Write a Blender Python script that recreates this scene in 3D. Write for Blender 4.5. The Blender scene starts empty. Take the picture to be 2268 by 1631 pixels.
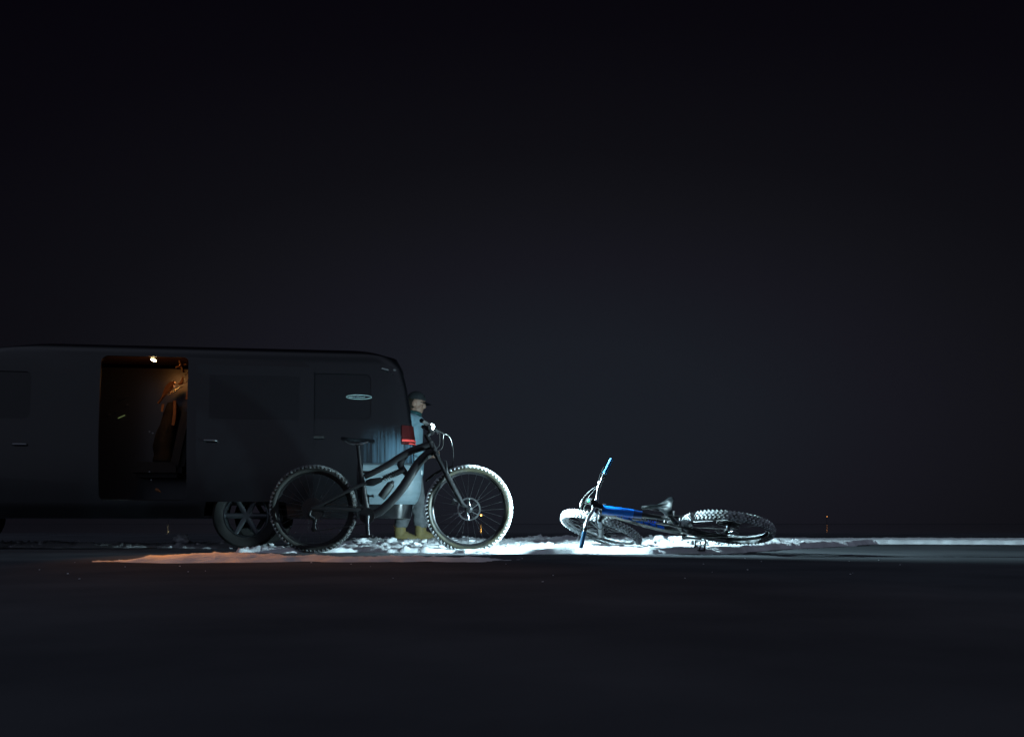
import bpy, bmesh, math, random
from mathutils import Vector, Matrix, noise
from math import radians as R, sin, cos, pi

random.seed(7)
scn = bpy.context.scene
C = scn.collection

# ------------------------------------------------------------------ camera
cam_d = bpy.data.cameras.new('camera'); cam = bpy.data.objects.new('camera', cam_d); C.objects.link(cam)
cam.location = (0, 0, .25); cam.rotation_euler = (R(90), 0, 0)
cam_d.lens = 35; cam_d.sensor_width = 36; cam_d.shift_y = .1511
cam_d.clip_start = .05; cam_d.clip_end = 5000
scn.camera = cam
FPX = 2204.0
def at(px, py, Y):            # a point of the photo (2267 px wide) at depth Y
    return Vector(((px - 1133.5) * Y / FPX, Y, .25 + (1158 - py) * Y / FPX))

scn.view_settings.view_transform = 'Standard'
try: scn.view_settings.look = 'None'
except Exception: pass
scn.view_settings.exposure = 0; scn.view_settings.gamma = 1
scn.cycles.use_denoising = True
scn.cycles.sample_clamp_indirect = 4
scn.cycles.max_bounces = 6

BACK, OVERHEAD = (.088, .100, .136), (.0, .0, .0)
# ------------------------------------------------------------------ night sky: faint town glow low over the far shore
w = bpy.data.worlds.new('World'); scn.world = w; w.use_nodes = True
nt = w.node_tree; N = nt.nodes; L = nt.links
bg = N['Background']
tc = N.new('ShaderNodeTexCoord')
sub = N.new('ShaderNodeVectorMath'); sub.operation = 'SUBTRACT'; sub.inputs[1].default_value = (.06, .994, .10)
L.new(tc.outputs['Generated'], sub.inputs[0])
mul = N.new('ShaderNodeVectorMath'); mul.operation = 'MULTIPLY'; mul.inputs[1].default_value = (1, 1, 2.0)
L.new(sub.outputs[0], mul.inputs[0])
ln = N.new('ShaderNodeVectorMath'); ln.operation = 'LENGTH'; L.new(mul.outputs[0], ln.inputs[0])
rp = N.new('ShaderNodeValToRGB'); L.new(ln.outputs['Value'], rp.inputs[0])
rp.color_ramp.interpolation = 'LINEAR'
stops = [(0, (.0103, .0128, .0185)), (.15, (.0100, .0120, .0174)), (.31, (.0080, .0080, .0123)), (.42, (.0060, .0060, .0086)),
         (.5, (.0045, .0044, .0065)), (.7, (.0026, .0022, .0040)), (.85, (.0017, .0013, .0030)), (1, (.0011, .0009, .0020))]
el = rp.color_ramp.elements
el[0].position, el[1].position = 0, 1
for p, c in stops[1:-1]:
    e = el.new(p); e.color = (*c, 1)
el[0].color = (*stops[0][1], 1); el[-1].color = (*stops[-1][1], 1)
# broad fill glow added behind and above the camera to lift dark surfaces
sep = N.new('ShaderNodeSeparateXYZ'); L.new(tc.outputs['Generated'], sep.inputs[0])
my = N.new('ShaderNodeMapRange'); my.interpolation_type = 'SMOOTHSTEP'; L.new(sep.outputs['Y'], my.inputs[0])
my.inputs[1].default_value = .74; my.inputs[2].default_value = .2; my.inputs[3].default_value = 0; my.inputs[4].default_value = 1
mz = N.new('ShaderNodeMapRange'); mz.interpolation_type = 'SMOOTHSTEP'; L.new(sep.outputs['Z'], mz.inputs[0])
mz.inputs[1].default_value = .9; mz.inputs[2].default_value = 1.1; mz.inputs[3].default_value = 1; mz.inputs[4].default_value = 0
pr = N.new('ShaderNodeMath'); pr.operation = 'MULTIPLY'; L.new(my.outputs[0], pr.inputs[0]); L.new(mz.outputs[0], pr.inputs[1])
bgc = N.new('ShaderNodeVectorMath'); bgc.operation = 'SCALE'; bgc.inputs[0].default_value = BACK; L.new(pr.outputs[0], bgc.inputs['Scale'])
# added overhead fill for the ground, left at no strength
mo = N.new('ShaderNodeMapRange'); mo.interpolation_type = 'SMOOTHSTEP'; L.new(sep.outputs['Z'], mo.inputs[0])
mo.inputs[1].default_value = .52; mo.inputs[2].default_value = .85; mo.inputs[3].default_value = 0; mo.inputs[4].default_value = 1
oc = N.new('ShaderNodeVectorMath'); oc.operation = 'SCALE'; oc.inputs[0].default_value = OVERHEAD; L.new(mo.outputs[0], oc.inputs['Scale'])
a0 = N.new('ShaderNodeVectorMath'); a0.operation = 'ADD'; L.new(bgc.outputs[0], a0.inputs[0]); L.new(oc.outputs[0], a0.inputs[1])
ad = N.new('ShaderNodeVectorMath'); ad.operation = 'ADD'; L.new(rp.outputs[0], ad.inputs[0]); L.new(a0.outputs[0], ad.inputs[1])
L.new(ad.outputs[0], bg.inputs['Color']); bg.inputs['Strength'].default_value = 1.0

# ------------------------------------------------------------------ helpers
def mat(name, base=(.5, .5, .5), rough=.5, metal=0., emit=None, estr=0., var=None, vscale=(20, 20, 20), bump=0., bscale=60.,
        coat=0., trans=0., ior=1.45, spec=.5, rough2=None):
    m = bpy.data.materials.new(name); m.use_nodes = True
    n = m.node_tree.nodes; l = m.node_tree.links; b = n['Principled BSDF']
    b.inputs['Base Color'].default_value = (*base, 1); b.inputs['Roughness'].default_value = rough
    b.inputs['Metallic'].default_value = metal; b.inputs['IOR'].default_value = ior
    b.inputs['Specular IOR Level'].default_value = spec
    b.inputs['Coat Weight'].default_value = coat; b.inputs['Coat Roughness'].default_value = .08
    b.inputs['Transmission Weight'].default_value = trans
    if emit: b.inputs['Emission Color'].default_value = (*emit, 1); b.inputs['Emission Strength'].default_value = estr
    t = n.new('ShaderNodeTexCoord')
    if var:
        mp = n.new('ShaderNodeMapping'); mp.inputs['Scale'].default_value = vscale; l.new(t.outputs['Object'], mp.inputs[0])
        nz = n.new('ShaderNodeTexNoise'); nz.inputs['Scale'].default_value = 1; nz.inputs['Detail'].default_value = 5
        l.new(mp.outputs[0], nz.inputs['Vector'])
        cr = n.new('ShaderNodeValToRGB'); cr.color_ramp.elements[0].position = .38; cr.color_ramp.elements[1].position = .64
        cr.color_ramp.elements[0].color = (*base, 1); cr.color_ramp.elements[1].color = (*var, 1)
        l.new(nz.outputs[0], cr.inputs[0]); l.new(cr.outputs[0], b.inputs['Base Color'])
        if rough2 is not None:
            mr = n.new('ShaderNodeMapRange'); mr.inputs[1].default_value = .38; mr.inputs[2].default_value = .64
            mr.inputs[3].default_value = rough; mr.inputs[4].default_value = rough2
            l.new(nz.outputs[0], mr.inputs[0]); l.new(mr.outputs[0], b.inputs['Roughness'])
    if bump:
        nb = n.new('ShaderNodeTexNoise'); nb.inputs['Scale'].default_value = bscale; nb.inputs['Detail'].default_value = 6
        l.new(t.outputs['Object'], nb.inputs['Vector'])
        bp = n.new('ShaderNodeBump'); bp.inputs['Strength'].default_value = bump; bp.inputs['Distance'].default_value = .01
        l.new(nb.outputs[0], bp.inputs['Height']); l.new(bp.outputs[0], b.inputs['Normal'])
    return m

class MB:
    """collects shapes in one bmesh, linked as ONE mesh object"""
    def __init__(s): s.bm = bmesh.new()
    def face(s, vs):
        try: return s.bm.faces.new(vs)
        except ValueError: return None
    def box(s, c, d, rot=None, bev=0.):
        bm = bmesh.new(); bmesh.ops.create_cube(bm, size=1)
        bmesh.ops.scale(bm, vec=d, verts=bm.verts)
        if bev: bmesh.ops.bevel(bm, geom=bm.edges[:], offset=bev, segments=2, affect='EDGES', clamp_overlap=True)
        M = Matrix.Translation(c) @ (rot.to_4x4() if rot else Matrix())
        return s.add(bm, M)
    def add(s, bm, M=Matrix()):
        bm.transform(M); me = bpy.data.meshes.new('t'); bm.to_mesh(me); bm.free(); s.bm.from_mesh(me); bpy.data.meshes.remove(me); return s
    def tube(s, pts, r, seg=12, cap=True, flat=None, close=False):
        """tapered tube through pts; r float or list; flat=(kx, ky) squash of the section"""
        pts = [Vector(p) for p in pts]; n = len(pts)
        rs = r if isinstance(r, (list, tuple)) else [r] * n
        rings = []; up = None
        for i, p in enumerate(pts):
            if close: d = pts[(i + 1) % n] - pts[i - 1]
            else: d = pts[min(i + 1, n - 1)] - pts[max(i - 1, 0)]
            d.normalize()
            if up is None:
                up = Vector((0, 1, 0)) if abs(d.y) < .9 else Vector((0, 0, 1))
            a = up - d * up.dot(d); a.normalize(); up = a
            b = d.cross(a)
            ka, kb = flat if flat else (1, 1)
            rings.append([s.bm.verts.new(p + (a * cos(2 * pi * k / seg) * ka + b * sin(2 * pi * k / seg) * kb) * rs[i]) for k in range(seg)])
        m = n if close else n - 1
        for i in range(m):
            A, B = rings[i], rings[(i + 1) % n]
            for k in range(seg): s.face([A[k], A[(k + 1) % seg], B[(k + 1) % seg], B[k]])
        if cap and not close: s.face(rings[0][::-1]); s.face(rings[-1])
        return s
    def smooth_tube(s, pts, r, sub=6, **kw):
        pts = [Vector(p) for p in pts]; n = len(pts); out = []; ro = []
        rs = r if isinstance(r, (list, tuple)) else [r] * n
        for i in range(n - 1):
            p0, p1, p2, p3 = pts[max(i - 1, 0)], pts[i], pts[i + 1], pts[min(i + 2, n - 1)]
            for k in range(sub):
                t = k / sub
                out.append(.5 * ((2 * p1) + (p2 - p0) * t + (2 * p0 - 5 * p1 + 4 * p2 - p3) * t * t + (3 * p1 - p0 - 3 * p2 + p3) * t ** 3))
                ro.append(rs[i] + (rs[i + 1] - rs[i]) * t)
        out.append(pts[-1]); ro.append(rs[-1])
        return s.tube(out, ro, **kw)
    def lathe(s, prof, c=(0, 0, 0), seg=32, axis='y', closed=False):
        """prof = [(radius, offset along axis)]"""
        c = Vector(c); rings = []
        for rad, o in prof:
            ring = []
            for k in range(seg):
                a = 2 * pi * k / seg
                v = {'y': (rad * cos(a), o, rad * sin(a)), 'z': (rad * cos(a), rad * sin(a), o), 'x': (o, rad * cos(a), rad * sin(a))}[axis]
                ring.append(s.bm.verts.new(c + Vector(v)))
            rings.append(ring)
        m = len(rings) if closed else len(rings) - 1
        for i in range(m):
            A, B = rings[i], rings[(i + 1) % len(rings)]
            for k in range(seg): s.face([A[k], A[(k + 1) % seg], B[(k + 1) % seg], B[k]])
        if not closed:
            s.face(rings[0]); s.face(rings[-1][::-1])
        return s
    def ball(s, c, r, sc=(1, 1, 1), seg=16):
        bm = bmesh.new(); bmesh.ops.create_uvsphere(bm, u_segments=seg, v_segments=seg // 2 + 2, radius=r)
        return s.add(bm, Matrix.Translation(c) @ Matrix.Diagonal((*sc, 1)))
    def xf(s, M): s.bm.transform(M); return s
    def build(s, name, m, parent=None, M=None, smooth=True, ang=40, loc=None):
        if M: s.bm.transform(M)
        bmesh.ops.recalc_face_normals(s.bm, faces=s.bm.faces)
        me = bpy.data.meshes.new(name); s.bm.to_mesh(me); s.bm.free()
        if smooth:
            me.polygons.foreach_set('use_smooth', [True] * len(me.polygons))
            me.set_sharp_from_angle(angle=R(ang))
        me.materials.append(m)
        o = bpy.data.objects.new(name, me); C.objects.link(o)
        if parent: o.parent = parent
        if loc: o.location = loc
        return o

def tag(o, label=None, cat=None, group=None, kind=None):
    if label: o['label'] = label
    if cat: o['category'] = cat
    if group: o['group'] = group
    if kind: o['kind'] = kind
    return o
def empty(name, loc=(0, 0, 0), rz=0.):
    o = bpy.data.objects.new(name, None); C.objects.link(o); o.location = loc; o.rotation_euler = (0, 0, rz); o.empty_display_size = .2
    return o
def light(name, kind, energy, col, loc, target=None, parent=None, size=60, blend=.6, soft=.02):
    d = bpy.data.lights.new(name, kind); d.energy = energy; d.color = col; d.shadow_soft_size = soft
    if kind == 'SPOT': d.spot_size = R(size); d.spot_blend = blend
    o = bpy.data.objects.new(name, d); C.objects.link(o); o.location = loc
    if target is not None:
        o.rotation_euler = (Vector(target) - Vector(loc)).to_track_quat('-Z', 'Y').to_euler()
    if parent: o.parent = parent
    return o

# ------------------------------------------------------------------ materials
M = {}
M['black'] = mat('matt_black_paint', (.012, .012, .013), .35, coat=.3)
M['satin'] = mat('black_alloy', (.03, .03, .032), .32, .7)
M['alloy'] = mat('bare_alloy', (.34, .35, .36), .35, 1)
M['steel'] = mat('spoke_steel', (.12, .125, .13), .3, 1)
M['chain'] = mat('chain_steel', (.07, .07, .07), .45, 1)
M['rubber'] = mat('dusty_tyre_rubber', (.012, .0115, .011), .8, var=(.028, .027, .024), vscale=(14, 14, 14), bump=.3, bscale=200)
M['knobs'] = mat('snow_dusted_tread', (.04, .04, .039), .7, var=(.40, .42, .43), vscale=(38, 38, 38), bump=.4, bscale=180)
M['litPacked'] = mat('snowy_lit_tread', (.30, .31, .32), .7, var=(.75, .77, .79), vscale=(38, 38, 38), bump=.4, bscale=180)  # snow on the fallen bike; lamp-lit white painted onto the standing front tyre
M['tan'] = mat('tan_tyre_sidewall', (.027, .0245, .012), .55, var=(.012, .0115, .009), vscale=(9, 9, 9), bump=.2, bscale=150)
M['fabric'] = mat('saddle_cover', (.02, .025, .03), .42, bump=.1, bscale=300)
M['dusted'] = mat('snow_dusted_tyre', (.05, .05, .05), .75, var=(.34, .36, .38), vscale=(22, 22, 22), bump=.4, bscale=120)
M['blue'] = mat('blue_frame_paint', (.004, .20, .85), .3, coat=.4)
M['deepblue'] = mat('deep_blue_frame_paint', (.004, .05, .22), .3, coat=.6)
M['bluegrip'] = mat('blue_grip_rubber', (.02, .17, .36), .6, bump=.5, bscale=120)
M['blackgrip'] = mat('black_grip_rubber', (.012, .012, .012), .7, bump=.5, bscale=120)
M['hose'] = mat('black_hose', (.03, .03, .03), .3)
M['paleHose'] = mat('worn_hose', (.16, .17, .17), .3)
M['grey'] = mat('grey_fork_paint', (.24, .27, .30), .35, .3)
M['bottle'] = mat('bottle_plastic', (.05, .055, .055), .4, trans=.2)
M['marking'] = mat('pale_tyre_lettering', (.30, .36, .35), .6)

# ------------------------------------------------------------------ ice and snow
ice = MB()
rows = [(-60, 60, .0, 5), (-900, 900, 5, 295)]
bm = ice.bm
v = [bm.verts.new(p) for p in ((-900, -30, 0), (900, -30, 0), (900, 4000, 0), (-900, 4000, 0))]
bm.faces.new(v)
im = bpy.data.materials.new('dark_lake_ice'); im.use_nodes = True
n = im.node_tree.nodes; l = im.node_tree.links; b = n['Principled BSDF']
b.inputs['IOR'].default_value = 1.31; b.inputs['Roughness'].default_value = .45
t = n.new('ShaderNodeTexCoord')
nz = n.new('ShaderNodeTexNoise'); nz.inputs['Scale'].default_value = .9; nz.inputs['Detail'].default_value = 8; l.new(t.outputs['Object'], nz.inputs['Vector'])
cr = n.new('ShaderNodeValToRGB'); cr.color_ramp.elements[0].position = .4; cr.color_ramp.elements[1].position = .75
cr.color_ramp.elements[0].color = (.068, .072, .080, 1); cr.color_ramp.elements[1].color = (.115, .12, .13, 1)
l.new(nz.outputs[0], cr.inputs[0]); l.new(cr.outputs[0], b.inputs['Base Color'])
mr = n.new('ShaderNodeMapRange'); mr.inputs[3].default_value = .42; mr.inputs[4].default_value = .6
l.new(nz.outputs[0], mr.inputs[0])
sx = n.new('ShaderNodeSeparateXYZ'); l.new(t.outputs['Object'], sx.inputs[0])
fr = n.new('ShaderNodeMapRange'); fr.interpolation_type = 'SMOOTHSTEP'; fr.inputs[1].default_value = 16; fr.inputs[2].default_value = 30; l.new(sx.outputs['Y'], fr.inputs[0])
m1 = n.new('ShaderNodeMix'); l.new(fr.outputs[0], m1.inputs['Factor']); l.new(mr.outputs[0], m1.inputs['A']); m1.inputs['B'].default_value = .045; l.new(m1.outputs['Result'], b.inputs['Roughness'])
df = n.new('ShaderNodeBsdfDiffuse'); l.new(cr.outputs[0], df.inputs['Color'])
ms = n.new('ShaderNodeMixShader'); l.new(fr.outputs[0], ms.inputs[0]); l.new(df.outputs[0], ms.inputs[1]); l.new(b.outputs[0], ms.inputs[2]); l.new(ms.outputs[0], n['Material Output'].inputs['Surface'])
m2 = n.new('ShaderNodeMix'); l.new(fr.outputs[0], m2.inputs['Factor']); m2.inputs['A'].default_value = .10; m2.inputs['B'].default_value = .5; l.new(m2.outputs['Result'], b.inputs['Specular IOR Level'])
ice.build('ice', im, smooth=False)
tag(bpy.data.objects['ice'], 'dark frozen lake ice in front of and behind the bicycles', kind='structure')

def sm(a, b_, x):
    t_ = max(0, min(1, (x - a) / (b_ - a))); return t_ * t_ * (3 - 2 * t_)
def fb(x, y, f, o=4, z=0.):
    return noise.fractal(Vector((x * f, y * f, z)), 1.0, 2.1, o)
def snow_h(x, y):
    wv = .22 * noise.noise(Vector((x * .8, y * .8, 3))) + .14 * noise.noise(Vector((x * 2.7, y * 2.7, 5))) + .05 * noise.noise(Vector((x * 9, y * 9, 8)))
    # main trampled band around and behind the bicycles
    front = 8.20 + .22 * noise.noise(Vector((x * 1.2, 4.4, 0))) + .10 * noise.noise(Vector((x * 4.1, 9.4, 0))) + .22 * sm(.5, -1.2, x) + 1.5 * sm(1.7, 2.7, x) + 2.1 * sm(2.6, 4.6, x)
    sf = y - front + wv * .7
    s1 = min(sf, 12.6 + 1.2 * sm(1.5, 3, x) - y, (x + 2.2) * .7) + wv * .7
    # thin broken patches beyond the van
    s2 = min(y - 9.7, 11.0 - y, x + 6.6, -1.9 - x) * .6 + 1.3 * wv - .10
    # low ridge in front of the van door
    s3 = min((y - 6.25 - .35 * noise.noise(Vector((x * 1.1, 2.2, 0))) - .12 * noise.noise(Vector((x * 5, 7.7, 0)))), 7.15 - y, (x + 3.1) * .3, (.5 - x) * .35) + .5 * wv
    lump = fb(x, y, 2.2, 3, 1.) * .5 + fb(x, y, 7, 4, 2.) * .5
    fine = abs(fb(x, y, 16, 4, 4.))
    rough = (.35 + .65 * sm(8.5, 9.6, y) if x > -.6 else 1.) * (1 - .72 * sm(2.3, 3.6, x))
    h = -.03
    a = min(sm(0, .09, sf), sm(0, .30, s1 + (.3 if sf < .3 and s1 > -.02 and abs(s1 - sf) < .25 else 0)))
    if s1 <= 0: a = min(a, sm(0, .3, s1))
    if a > 0:
        base = .028 + .020 * sm(-.2, .5, x)
        berm = .030 * sm(9.3, 10.6, y) * (1 - .9 * sm(2.4, 4.0, x))
        h = max(h, -.03 + a * (.03 + base + berm * (.5 + .8 * lump) + rough * (.030 * lump + .040 * fine)))
    a = sm(0, .3, s2)
    if a > 0: h = max(h, -.03 + a * (.052 + .045 * lump + .060 * fine))
    a = sm(0, .4, s3)
    if a > 0: h = max(h, -.03 + a * (.052 + .020 * lump + .018 * fine + .026 * sm(-.9, -.2, -abs(x + 2.25))))
    # ruts under the wheels
    return h
def snow_grid(x0, x1, y0, y1, dx, dy):
    nx, ny = int((x1 - x0) / dx), int((y1 - y0) / dy)
    g = [[(x0 + (x1 - x0) * i / nx, y0 + (y1 - y0) * j / ny) for i in range(nx + 1)] for j in range(ny + 1)]
    return g
sn = bmesh.new()
for (x0, x1, y0, y1, dx, dy) in ((-6.8, 2.9, 5.9, 14.6, .026, .036), (2.9, 10, 7.4, 14.6, .036, .036)):
    g = snow_grid(x0, x1, y0, y1, dx, dy)
    V = {}
    H = [[snow_h(x, y) for (x, y) in row] for row in g]
    for j in range(len(g) - 1):
        for i in range(len(g[0]) - 1):
            q = [(j, i), (j, i + 1), (j + 1, i + 1), (j + 1, i)]
            if max(H[a][c] for a, c in q) < -.004: continue
            f = []
            for a, c in q:
                if (a, c) not in V:
                    x, y = g[a][c]; V[(a, c)] = sn.verts.new((x, y, max(H[a][c], -.02)))
                f.append(V[(a, c)])
            sn.faces.new(f)
smb = MB(); smb.bm.free(); smb.bm = sn
M['snow'] = mat('trodden_snow', (.80, .82, .84), .65, var=(.62, .64, .66), vscale=(5, 5, 5), bump=.5, bscale=70)
tag(smb.build('snow', M['snow'], ang=70), 'patchy trodden snow lying on the dark ice around the bicycles', kind='stuff')

# loose snow crumbs and clods (nobody could count them)
cr_ = MB()
def clod(p, r):
    bm = bmesh.new(); bmesh.ops.create_icosphere(bm, subdivisions=3 if r > .018 else 2, radius=r)
    o_ = random.random() * 50; st_ = Vector((random.uniform(.8, 1.5), random.uniform(.8, 1.4), random.uniform(.45, .8)))
    for vv in bm.verts:
        d = vv.co.normalized()
        k_ = 1 + .55 * noise.noise(d * 1.5 + Vector((o_, 0, 0))) + .35 * noise.noise(d * 3.6 + Vector((0, o_, 0))) + .22 * noise.noise(d * 8 + Vector((0, 0, o_)))
        vv.co = Vector((vv.co.x * st_.x, vv.co.y * st_.y, vv.co.z * st_.z)) * k_
    cr_.add(bm, Matrix.Translation(p) @ Matrix.Rotation(random.random() * 6.3, 4, 'Z'))
for k in range(420):
    x = random.uniform(-1.9, 3.1); y = random.uniform(8.9, 12.2)
    h = snow_h(x, y)
    if h > 0: clod((x, y, h + .002), random.uniform(.006, .016) * (1 + 1.6 * (random.random() ** 6)))
for k in range(150):
    x = random.uniform(-6, -2.2); y = random.uniform(9.7, 11); h = snow_h(x, y)
    if h > 0: clod((x, y, h + .002), random.uniform(.008, .028))
for k in range(36):
    x = random.uniform(-3, 3.5); y = random.uniform(4.2, 7.2); h = max(0, snow_h(x, y))
    clod((x, y, h + .001), random.uniform(.002, .0045))
for px, py, Y, r in ((898, 1207, 9.6, .035), (922, 1206, 9.5, .035), (890, 1209, 9.4, .02), (958, 1207, 9.3, .025), (840, 1212, 9.3, .03), (770, 1212, 9.4, .035), (1522, 1203, 9.0, .05), (1560, 1204, 8.8, .04),
                     (1475, 1201, 9.6, .05), (1592, 1203, 9.8, .06), (1440, 1206, 9.3, .04), (402, 1205, 10.2, .075), (1500, 1201, 9.9, .07), (1540, 1200, 10.3, .08), (1575, 1201, 10.0, .06), (1612, 1202, 9.9, .06), (1462, 1199, 10.2, .07), (1640, 1203, 9.7, .05), (865, 1206, 10.2, .05), (800, 1208, 10.0, .055), (905, 1205, 10.0, .05), (985, 1206, 9.6, .04)):
    p = at(px, py, Y); clod((p.x, p.y, max(snow_h(p.x, p.y), 0) + r * .3), r)
tag(cr_.build('snow_clods', M['snow'], ang=180), 'loose crumbs and clods of snow scattered over ice and snow', kind='stuff')

# ------------------------------------------------------------------ mountain bicycles
RW = .372
def wheel_parts(root, c, T, drive, mats, name='wheel', rotor_r=.09, seed=0):
    """wheel centred at c (x, z) in the bike plane; T = extra transform"""
    rnd = random.Random(seed); cx, cz = c; O = (cx, 0, cz)
    rim = MB().lathe([(.318, -.012), (.305, -.009), (.298, 0), (.305, .009), (.318, .012), (.322, .014), (.322, -.014)], O, 72, 'y', closed=True)
    rim = rim.build(name, M['satin'], root, T)
    ty = MB(); 
    prof = [(.342 - .026 * cos(R(20 + 320 * k / 18)), .035 * sin(R(20 + 320 * k / 18))) for k in range(19)]
    ty.lathe(prof, O, 96, 'y', closed=True)
    tyre = ty.build('tyre', mats['side'], rim, T)
    kn = MB(); nk = 66
    for k in range(nk):
        for r_, y_, da, sx, sy in ((.370, -.009, 0, .016, .012), (.370, .010, .5, .016, .012), (.3645, -.0235, .3, .013, .010), (.3645, .0235, .8, .013, .010), (.356, -.0315, 0, .011, .011), (.356, .0315, .5, .011, .011)):
            a = 2 * pi * (k + da) / nk
            rot = Matrix.Rotation(-a, 3, 'Y')
            tilt = Matrix.Rotation(math.asin(max(-1, min(1, y_ / .033))), 3, 'X') if False else Matrix()
            kn.box((cx + r_ * cos(a), y_, cz + r_ * sin(a)), (.013 if abs(y_) < .012 else .014, sy, sx), rot)
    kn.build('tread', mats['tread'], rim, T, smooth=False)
    sp = MB()
    for k in range(28):
        side = 1 if k % 2 else -1
        a = 2 * pi * k / 28; off = (.55 if (k // 2) % 2 else -.55)
        sp.tube([(cx + .028 * cos(a + off), side * .028, cz + .028 * sin(a + off)), (cx + .30 * cos(a), side * .003, cz + .30 * sin(a))], .0014, 5, cap=False)
    sp.build('spokes', M['steel'], rim, T)
    hb = MB().lathe([(.012, -.055), (.016, -.05), (.031, -.034), (.031, -.028), (.017, -.022), (.016, .022), (.031, .028), (.031, .034), (.016, .05), (.012, .055)], O, 24)
    hb.build('hub', M['satin'], rim, T)
    rt = MB()
    rt.lathe([(rotor_r, .041), (rotor_r, .0425), (rotor_r - .014, .0425), (rotor_r - .014, .041)], O, 48, 'y', closed=True)
    for k in range(6):
        a = 2 * pi * k / 6
        rt.tube([(cx + .02 * cos(a), .042, cz + .02 * sin(a)), (cx + (rotor_r - .01) * cos(a + .5), .042, cz + (rotor_r - .01) * sin(a + .5))], .003, 6)
    rt.build('brake_disc', M['alloy'], rim, T)
    if drive:
        cs = MB()
        for k, rr in enumerate((.098, .084, .072, .061, .051, .042, .034, .026)):
            y0 = -.030 - .0042 * k
            pr = []
            bmr = MB()
            nt_ = max(11, int(rr * 480))
            A = [cs.bm.verts.new((cx + (rr - (.004 if j % 2 else 0)) * cos(pi * j / nt_), y0, cz + (rr - (.004 if j % 2 else 0)) * sin(pi * j / nt_))) for j in range(2 * nt_)]
            B = [cs.bm.verts.new((vv.co.x, y0 - .0016, vv.co.z)) for vv in A]
            cs.bm.faces.new(A); cs.bm.faces.new(B[::-1])
            for j in range(2 * nt_): cs.bm.faces.new([A[j], A[(j + 1) % (2 * nt_)], B[(j + 1) % (2 * nt_)], B[j]])
            bmr.bm.free()
        cs.build('cassette', M['chain'], rim, T, smooth=False)
    return rim

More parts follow.
